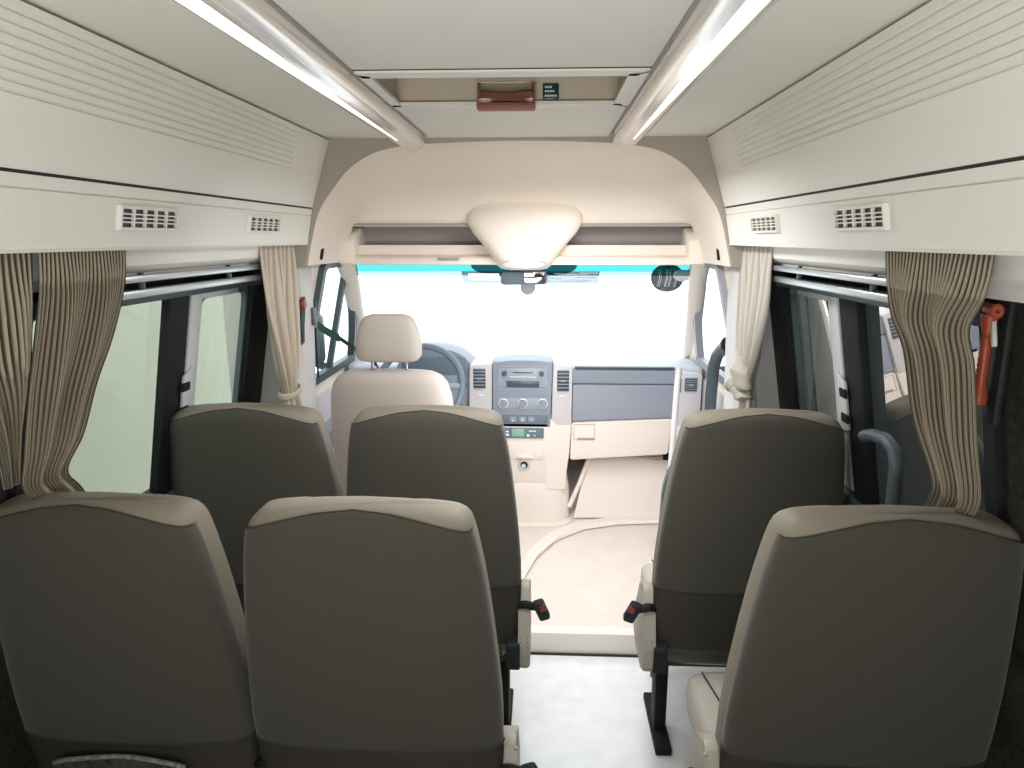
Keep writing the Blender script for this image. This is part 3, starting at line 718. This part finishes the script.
def make_seat(side, pocket=False):
    """side = +1: aisle on +X, -1: aisle on -X"""
    t = thing('passenger_seat', 'x', 'seat', group='passenger seats')
    zs = [.43, .46, .54, .62, .70, .78, .86, .94, 1.02, 1.08, 1.13, 1.165, 1.185, 1.20, 1.212, 1.221, 1.2265, 1.228]
    b = new(); loft(b, [r[:-1] for r in (seat_ring(z) for z in zs)]); obj('backrest', b, 'leather', t)
    # rear cloth: covers the rear face, its top edge arched
    A0, A1 = PI+.013, 2*PI-.013
    def cloth(z0, z1, name, m, arch, A0=A0, A1=A1, grow=.0035, top=True):
        n = 48; nz = 30; b = new(); rows = []
        rows.append([(x, y+.006, z) for x, y, z in seat_ring(z0, 0, A0, A1, n)])
        for k in range(nz+1):
            row = []
            v = 1-(1-k/nz)**2.2
            for i in range(n+1):
                xr = math.cos(A0+(A1-A0)*i/n); xr = math.copysign(abs(xr)**.42, xr)
                zt = z1-arch*xr*xr if top else z1
                z = z0+(zt-z0)*v
                row.append(seat_ring(z, grow*(1 if 0 < i < n else .2), A0, A1, n)[i])
            rows.append(row)
        rows.append([(x, y+.006, z) for x, y, z in rows[-1]])
        return obj(name, loft(b, rows, closed=False, cap0=False, cap1=False), m, t)
    cloth(.655, 1.2235, 'rear_cover', 'fabric', .034)
    cloth(.435, .648, 'rear_cover_lower', 'fabric2', 0, top=False)
    b = new(); n = 40
    tube(b, [seat_ring(.6515, .003, A0, A1, n)[i] for i in range(1, n)], .004, 6); obj('seam', b, 'stitch', t)
    b = new(); tube(b, [seat_ring(1.2245-.034*min(1, abs(math.cos(A0+(A1-A0)*i/n))**.84), .0022, A0, A1, n)[i] for i in range(1, n)], .0022, 6); obj('top_seam', b, 'stitch', t)
    # cushion
    b = new(); rings = []
    for y, k, zt in ((-.03, .92, .47), (.0, .97, .485), (.06, 1.0, .495), (.2, 1.0, .49), (.36, 1.0, .50), (.42, .98, .497), (.455, .94, .48), (.475, .86, .45)):
        ring = []
        for i in range(32):
            a = 2*PI*i/32; ca, sa = math.cos(a), math.sin(a); e = .45
            hz = (zt-.36)/2; ring.append((.245*k*math.copysign(abs(ca)**e, ca), y, .36+hz+hz*math.copysign(abs(sa)**e, sa)))
        rings.append(ring)
    loft(b, rings); cu = obj('cushion', b, 'leather_light', t)
    b = new(); tube(b, [(-.20, .42, .50), (-.17, .25, .494), (-.20, .03, .496), (0, .05, .4955), (.20, .03, .496), (.17, .25, .494), (.20, .42, .50)], .0025, 6); obj('cushion_seam', b, 'stitch', cu)
    b = new(); box(b, (0, .03, .40), (.46, .12, .11), .02); obj('cushion_rear_cover', b, 'fabric2', t)
    b = new(); box(b, (0, .2, .335), (.44, .36, .04), .01); obj('base_frame', b, 'black', t)
    for x in (-.205, .205):
        b = new(); box(b, (x, .12, .16), (.042, .075, .32), .006); box(b, (x, .14, .014), (.055, .30, .028), .006); obj('leg', b, 'black', t)
    # recliner cover on the aisle side, pale, leaf shaped
    f = lambda u, v, d: (side*d, u, v)
    b = new(); prism(b, rpoly([(-.075, .345), (.14, .36), (.17, .43), (.10, .52), (.04, .615), (-.015, .625), (-.045, .58), (-.09, .44)], .04), f, .262, .300, .010); co = obj('recliner_cover', b, 'leather_light', t)
    b = new(); prism(b, rpoly([(-.085, .355), (-.02, .355), (-.03, .47), (-.095, .45)], .015), f, .225, .268, .004); obj('recliner_bracket', b, 'blackrub', t)
    # belt buckle
    b = new(); tube(b, [(side*.245, -.04, .56), (side*.285, -.06, .575), (side*.315, -.055, .565)], .013, 8); bk = obj('seat_belt_buckle', b, 'black', t)
    b = new(); box(b, (side*.335, -.055, .555), (.036, .030, .075), .008, rot=(.3, side*-.35, 0)); obj('buckle_body', b, 'blackrub', bk)
    b = new(); box(b, (side*.340, -.072, .572), (.022, .008, .026), .003, rot=(.3, side*-.35, 0)); obj('red_button', b, 'red', bk)
    if pocket:
        b = new()
        def pk(u, v):
            x = -.16+.30*u; z = .45+.185*v-.02*(2*u-1)**4*v
            yc = -(z-.45)*math.tan(math.radians(8.5))
            return (x, yc-.082-.020*math.sin(v*PI*.55)-.004*math.sin(u*9), z)
        grid(b, pk, 20, 12); pkb = obj('seat_pocket', b, 'mesh', t)
        b = new(); tube(b, [pk(i/20, 1.0) for i in range(21)], .005, 6); obj('pocket_hem', b, mat('hem_cloth', (.20, .23, .19), .8, var=.5, vscale=120), pkb)
    return t
sR = make_seat(-1); sL = make_seat(1); sP = make_seat(1, True)
def place(o, x, y, label):
    o.location = (x, y, 0); o['label'] = label
YR1, YR2 = 1.188+.165, 1.87+.165
place(sL, -.248, YR1, 'taupe high-backed seat at the left of the aisle in the nearest row')
place(sP, -.780, YR1, 'taupe high-backed seat beside striped curtains with a mottled rear pocket')
place(sR, .760, YR1, 'taupe high-backed seat below the orange hammer in nearest row')
for q in (sL, sP, sR): q.scale = (1, 1, .985)
sP.scale = (.955, 1, .985)
o = copy_tree(sL); o.scale = (1, 1, 1); place(o, -.232, YR2, 'taupe high-backed seat left of the aisle directly behind driver seat')
o = copy_tree(sL); o.scale = (1, 1, 1); place(o, -.768, YR2, 'taupe high-backed seat beside the pale wall window one row ahead')
o = copy_tree(sR); o.scale = (1, 1, 1); place(o, .722, YR2, 'taupe high-backed seat by the door side window right behind the step')

# driver seat
t = thing('driver_seat', 'pale beige driver seat with separate headrest before the steering wheel', 'seat', (-.508, 2.72, fz(2.72)))
z0 = fz(2.72)
def dring(z, hw, hd, yc, e=.5, n=40): return [(hw*math.copysign(abs(math.cos(a))**e, math.cos(a)), yc+hd*math.copysign(abs(math.sin(a))**e, math.sin(a)), z-z0) for a in [2*PI*i/n for i in range(n)]]
b = new(); loft(b, [dring(*r) for r in ((.50, .235, .07, .06), (.60, .25, .075, .05), (.80, .255, .075, .02), (.98, .252, .072, -.01), (1.08, .243, .068, -.03), (1.135, .228, .06, -.04), (1.165, .205, .05, -.045), (1.182, .17, .035, -.045), (1.188, .12, .018, -.045))]); obj('backrest', b, 'leather_pale', t)
b = new(); loft(b, [dring(*r) for r in ((1.222, .095, .025, -.05), (1.228, .115, .038, -.05), (1.245, .128, .045, -.05), (1.29, .130, .048, -.05), (1.34, .120, .046, -.048), (1.38, .105, .042, -.045), (1.40, .090, .032, -.043), (1.408, .065, .016, -.043))]); hr = obj('headrest', b, 'leather_pale', t)
for x in (-.068, .068):
    b = new(); tube(b, [(x, -.047, 1.17-z0), (x, -.05, 1.24-z0)], .006, 10); obj('headrest_post', b, 'steel', hr)
b = new(); loft(b, [[(x, y, z) for x, z, y in [((.25*k)*math.copysign(abs(math.cos(a))**.45, math.cos(a)), .42-z0+.10+.075*math.copysign(abs(math.sin(a))**.45, math.sin(a)), yy) for a in [2*PI*i/32 for i in range(32)]]] for yy, k in ((.0, .94), (.05, 1), (.4, 1), (.48, .94), (.50, .8))]); obj('cushion', b, 'leather_pale', t)
b = new(); box(b, (0, .22, (.45-z0)/2), (.42, .42, .45-z0), .03); obj('pedestal', b, 'ventdark', t)

# driver belt
t = thing('shoulder_belt', 'green and grey seat belt slanting from the pillar to driver seat', 'seat belt', (-.80, 2.63, 1.38))
b = new()
def strip(bm, pts, w):
    P_ = [Vector(p) for p in pts]; A = []; B = []
    for p in P_: A.append(bm.verts.new(p+Vector((0, 0, w/2)))); B.append(bm.verts.new(p-Vector((0, 0, w/2))))
    for i in range(len(P_)-1): bm.faces.new((A[i], A[i+1], B[i+1], B[i]))
strip(b, [(.0, .075, -.02), (.03, .10, -.05), (.07, .13, -.08)], .035); bmesh.ops.solidify(b, geom=b.faces[:], thickness=.003); obj('green_strap', b, 'strap', t)
b = new(); strip(b, [(.07, .13, -.08), (.12, .17, -.13), (.20, .20, -.20), (.24, .12, -.24), (.26, .02, -.32)], .020); bmesh.ops.solidify(b, geom=b.faces[:], thickness=.003); obj('grey_strap', b, 'strapg', t)
b = new(); box(b, (-.0, .03, .02), (.014, .045, .07), .006); box(b, (-.0, .06, .055), (.01, .012, .06), .003); obj('belt_anchor', b, 'ventdark', t)
b = new(); box(b, (-.004, .06, -.13), (.006, .012, .20), .002); obj('height_slot', b, 'black', t)

# ------------------------------------------------------------------ rails and hammers
t = thing('grab_pole', 'slim pale metal pole beside the passenger end of the dashboard', 'pole', (.665, 2.86, fz(2.86)))
b = new(); tube(b, [(-.03, 0, .0), (-.01, 0, .62), (.0, .0, .98), (.003, .0, 1.02)], .013, 12); obj('pole', b, 'silverplastic', t)
b = new(); tube(b, [(.003, 0, 1.01), (.004, 0, 1.035)], [.016, .008], 12); obj('pole_cap', b, 'greyframe', t)
b = new(); disc(b, (-.03, 0, .012), .03, (0, 0, 1), .024); obj('pole_foot', b, 'greyframe', t)
t = thing('partition_panel', 'black padded partition edge in front of the door side seat', 'partition', (.70, 2.46, 0))
b = new(); prism(b, rpoly([(-.165, .30), (.20, .30), (.20, .90), (-.12, .90), (-.150, .80)], .05), lambda u, v, d: (u, d, v), -.015, .015, .006); obj('panel', b, 'bluegrey_frame', t)
b = new(); tube(b, [(-.15, 0, .0), (-.15, 0, .35)], .014, 10); tube(b, [(.18, 0, .0), (.18, 0, .35)], .014, 10); obj('panel_stand', b, 'bluegrey_frame', t)
t = thing('window_grab_handle', 'dark grey upside-down U shaped handle before the door side window', 'grab handle', (.905, 1.54, .98))
hz = lambda y, z: (0, y, z)
b = new(); tube(b, [hz(.16, .235), hz(.12, .250), hz(.05, .258), hz(.012, .246), hz(-.006, .215), hz(-.010, .15), hz(-.010, -.06)], .0155, 14); obj('bent_tube', b, 'ventdark', t)
b = new(); tube(b, [hz(-.15, .09), hz(-.155, .0), hz(-.155, -.06)], .012, 10); obj('rear_tube', b, 'ventdark', t)
b = new(); box(b, (.015, -.08, -.07), (.05, .22, .03), .006); obj('foot_bracket', b, 'black', t)

def hammer(loc, sc, label, rz):
    t = thing('emergency_hammer', label, 'hammer', loc, rz)
    t.scale = (sc, sc, sc)
    prof_ = [(-.19, .010), (-.185, .018), (-.165, .020), (-.15, .016), (-.135, .013)]
    for k in range(7): prof_ += [(-.13+k*.014, .0135), (-.123+k*.014, .0115)]
    prof_ += [(-.03, .011), (-.02, .014), (-.015, .011), (.0, .014), (.02, .018), (.035, .02)]
    b = new(); tube(b, [(0, 0, z) for z, r in prof_], [r for z, r in prof_], 14); obj('grip', b, 'orange', t)
    b = new(); rings = [[(.016*k*math.cos(a), y, .045+.018*k*math.sin(a)) for a in [2*PI*i/14 for i in range(14)]] for y, k in ((-.045, .7), (-.04, 1), (-.015, .85), (.015, .85), (.036, 1), (.042, .8))]
    loft(b, rings); obj('head', b, 'orange', t)
    for y, d in ((-.045, -.016), (.042, .014)):
        b = new(); tube(b, [(0, y, .045), (0, y+d, .045)], [.006, .001], 10); obj('steel_tip', b, 'steel', t)
    b = new(); prism(b, [(-.012, .03), (-.045, -.035), (-.034, -.04), (.004, .01)], lambda u, v, d: (d, u, v), .0, .010, .002); obj('cutter_blade', b, 'ventwhite', t)
    b = new(); box(b, (.03, -.005, -.08), (.02, .085, .30), .01); obj('holder', b, 'blackrub', t)
hammer((.897, 1.268, 1.541), .75, 'orange emergency hammer on the dark pillar beside striped curtain', -.25)
h2 = thing('emergency_hammer', 'small red emergency hammer half hidden behind the pale curtain at driver pillar', 'hammer', (-.795, 2.52, 1.44))
b = new(); box(b, (.006, .0, .02), (.022, .05, .045), .010, rot=(.5, 0, 0)); obj('head', b, 'red', h2)
b = new(); tube(b, [(.004, -.005, .0), (.004, -.015, -.06), (.002, -.012, -.12)], [.012, .009, .007], 10); obj('grip', b, 'ventdark', h2)
b = new(); box(b, (-.006, -.008, -.05), (.012, .03, .16), .004); obj('holder', b, 'ventdark', h2)

# ------------------------------------------------------------------ curtains
def curtain(name, label, rows, nst, amp, m, s, seed=0, xoff=0., tie=None):
    """rows: (z, y0, y1, x, squeeze) from rail to hem; each row spans y0..y1"""
    random.seed(seed)
    ph = [random.random()*6.28 for _ in range(4)]
    zs = [r[0] for r in rows]; n = len(rows)-1
    def row_at(v):
        t = v*n; i = min(n-1, int(t)); k = t-i
        # smooth Catmull-Rom between rows
        p0 = rows[max(0, i-1)]; p1 = rows[i]; p2 = rows[i+1]; p3 = rows[min(n, i+2)]
        return [.5*((2*b_)+(c-a)*k+(2*a-5*b_+4*c-d)*k*k+(-a+3*b_-3*c+d)*k**3) for a, b_, c, d in zip(p0, p1, p2, p3)]
    def fn(u, v):
        z, y0, y1, x, sq = row_at(v)
        y = y0+(y1-y0)*u
        wave = -math.sin(u*nst*2*PI)  # ridge under each pale stripe, so the colour carries the fold light
        big = math.sin(u*2*PI*2.3+ph[2]+v*1.5)
        fade = min(1, .35+v*3)
        dx_ = sq*(amp*.45*wave*fade+amp*1.1*big*min(1, v*2.5))
        z2 = z
        return (s*(x+dx_)*1.0, y+.002*math.cos(u*nst*2*PI)*sq, z2)
    t = thing(name, label, 'curtain', (0, 0, 0), 0, 'window curtains')
    b = new(); grid(b, fn, int(nst*9), 40, uv=True)
    mm = M[m].copy(); mm.name = m+str(seed)
    for nd in mm.node_tree.nodes:
        if nd.type == 'MATH' and nd.operation == 'MULTIPLY': nd.inputs[1].default_value = nst*2*PI
    o = obj('drape', b, mm, t)
    md = o.modifiers.new('thick', 'SOLIDIFY'); md.thickness = .003
    if tie:
        z, y, x, ry, rx = tie
        b = new(); torus(b, (0, 0, 0), 1, .14, (0, 0, 1), 28, 8); b.transform(Matrix.Translation((s*x, y, z)) @ Euler((.12, .1, 0)).to_matrix().to_4x4() @ Matrix.Diagonal((rx, ry, .085, 1))); obj('tie_band', b, mm, t)
    return t
XC = .80
curtain('curtain', 'brown pinstriped curtain sweeping back from the pale wall window, wide drape', [(1.681, 1.172, 1.425, .772, .5), (1.60, 1.180, 1.435, .785, 1), (1.50, 1.185, 1.420, .81, 1), (1.40, 1.182, 1.372, .83, .9), (1.30, 1.185, 1.345, .855, .7), (1.235, 1.195, 1.310, .875, .6), (1.18, 1.25, 1.36, .89, .5), (1.10, 1.33, 1.42, .90, .4)], 24, .010, 'curtain', -1, 2)
curtain('curtain', 'brown pinstriped curtain at the photo edge, sweeping toward the dark pillar', [(1.681, .90, 1.162, .775, .5), (1.60, .91, 1.165, .785, 1), (1.50, .96, 1.178, .81, .9), (1.42, 1.04, 1.180, .83, .7), (1.34, 1.11, 1.182, .855, .5), (1.25, 1.15, 1.19, .88, .4)], 20, .009, 'curtain', -1, 5)
curtain('curtain', 'brown striped curtain beside the orange hammer, bunched on door side', [(1.681, 1.075, 1.412, .772, .5), (1.615, 1.11, 1.425, .785, 1), (1.55, 1.175, 1.425, .80, 1), (1.48, 1.182, 1.395, .82, .9), (1.35, 1.195, 1.385, .85, .9), (1.24, 1.20, 1.335, .875, .8), (1.18, 1.25, 1.36, .89, .6), (1.10, 1.33, 1.42, .90, .4)], 26, .011, 'curtain', 1, 8)
curtain('curtain', 'beige tied curtain hanging before the driver pillar', [(1.681, 2.185, 2.51, XC, .4), (1.60, 2.18, 2.51, XC, .8), (1.48, 2.20, 2.50, XC+.005, 1), (1.36, 2.25, 2.49, XC+.01, 1), (1.24, 2.31, 2.475, XC+.015, 1), (1.16, 2.355, 2.46, XC+.02, .8), (1.10, 2.34, 2.50, XC+.02, .9), (1.02, 2.31, 2.55, XC+.02, 1), (.94, 2.30, 2.55, XC+.02, 1)], 8, .016, 'curtain_lt', -1, 12, tie=(1.155, 2.41, XC+.018, .065, .032))
c5 = curtain('curtain', 'pale grey curtain knotted at mid height by the door pillar', [(1.681, 2.185, 2.51, XC, .4), (1.60, 2.185, 2.51, XC, .8), (1.50, 2.195, 2.50, XC+.005, 1), (1.40, 2.23, 2.485, XC+.008, 1), (1.30, 2.285, 2.47, XC+.012, 1), (1.22, 2.34, 2.45, XC+.015, .8), (1.14, 2.33, 2.43, XC+.02, .8), (1.02, 2.30, 2.45, XC+.02, 1), (.94, 2.30, 2.46, XC+.02, 1)], 7, .018, 'curtain_gr', 1, 16)
b = new()
for (y, z, ry, rz_, rot) in ((2.395, 1.235, .075, .042, .7), (2.45, 1.185, .055, .030, -.35), (2.38, 1.175, .05, .028, .3)):
    tmp = bmesh.new(); bmesh.ops.create_icosphere(tmp, subdivisions=3, radius=1)
    for v in tmp.verts: v.co *= 1+.10*math.sin(6*v.co.y+4*v.co.z)
    merge(b, tmp, Matrix.Translation((XC-.005, y, z)) @ Euler((rot, 0, 0)).to_matrix().to_4x4() @ Matrix.Diagonal((.038, ry, rz_, 1)))
obj('knot', b, 'leather_light', c5)

# ------------------------------------------------------------------ outside
b = new(); box(b, (0, 6, -.75), (60, 60, .1)); struct('ground', b, 'ground', smooth=False)
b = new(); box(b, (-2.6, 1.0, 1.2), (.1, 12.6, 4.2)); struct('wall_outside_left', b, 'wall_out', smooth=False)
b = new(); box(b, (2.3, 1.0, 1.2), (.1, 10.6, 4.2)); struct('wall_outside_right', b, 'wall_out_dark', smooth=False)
# closed roof shell so that no sky leaks in
b = new(); box(b, (0, .76, 2.22), (2.0, 3.6, .03)); struct('roof', b, 'recess', smooth=False)
b = new()
for s in (-1, 1): box(b, (s*.93, .80, 1.96), (.03, 3.62, .54)); box(b, (s*.90, 2.9, 1.9), (.03, .8, .5))
box(b, (0, 2.88, 2.10), (1.9, .8, .03)); box(b, (0, 3.20, 1.85), (1.8, .03, .42)); struct('roof_side', b, 'recess', smooth=False)

# ------------------------------------------------------------------ light
W = bpy.data.worlds.new('World'); bpy.context.scene.world = W; W.use_nodes = True
bg = W.node_tree.nodes['Background']; bg.inputs[0].default_value = (.95, .98, 1, 1); bg.inputs[1].default_value = 3.6
def area(name, loc, target, size, power, col=(1, 1, 1), sy=None):
    l = bpy.data.lights.new(name, 'AREA'); l.energy = power; l.color = col
    l.shape = 'RECTANGLE'; l.size = size; l.size_y = sy or size
    o = bpy.data.objects.new(name, l); C.objects.link(o); o.location = loc
    o.rotation_euler = (Vector(target)-Vector(loc)).to_track_quat('-Z', 'Y').to_euler(); return o
area('cabin_uplight', (0, -.35, 1.25), (0, .25, 2.0), 1.2, 25, (1, .985, .95), .9)  # unseen fill standing in for light bounced onto ceiling and lockers
area('cab_light', (.15, 2.40, 1.15), (.15, 3.4, .40), .5, 6.5, (1, .96, .94), .5)  # added fill without a fitting, brightens dashboard and cab floor
area('aisle_light', (.22, 2.25, 1.9), (.22, 2.3, 0), .25, 11, (1, 1, 1), .6)  # added fill from above to whiten the aisle floor

area('row_light', (0, 1.36, 1.45), (0, 2.0, .85), .9, 5.0, (.96, .99, 1), .3)  # added fill, lifts the backs of the second seat row

# ------------------------------------------------------------------ camera
f = 690.; yaw = math.atan2(32, math.hypot(690, 146)); pit = math.atan2(146, 690)
fw = Vector((-math.sin(yaw)*math.cos(pit), math.cos(yaw)*math.cos(pit), -math.sin(pit)))
rt = Vector((math.cos(yaw), math.sin(yaw), 0)); up = rt.cross(fw)
cam = bpy.data.cameras.new('camera'); cam.sensor_width = 36; cam.lens = f/1024*36; cam.clip_start = .02
co = bpy.data.objects.new('camera', cam); C.objects.link(co)
co.matrix_world = Matrix(((rt.x, up.x, -fw.x, .10), (rt.y, up.y, -fw.y, 0), (rt.z, up.z, -fw.z, 1.70), (0, 0, 0, 1)))
sc = bpy.context.scene; sc.camera = co
sc.view_settings.view_transform = 'Standard'; sc.view_settings.look = 'None'; sc.view_settings.exposure = 0
sc.cycles.use_denoising = True; sc.cycles.max_bounces = 10; sc.cycles.diffuse_bounces = 6; sc.cycles.transparent_max_bounces = 16
sc.cycles.caustics_reflective = False; sc.cycles.sample_clamp_indirect = 6
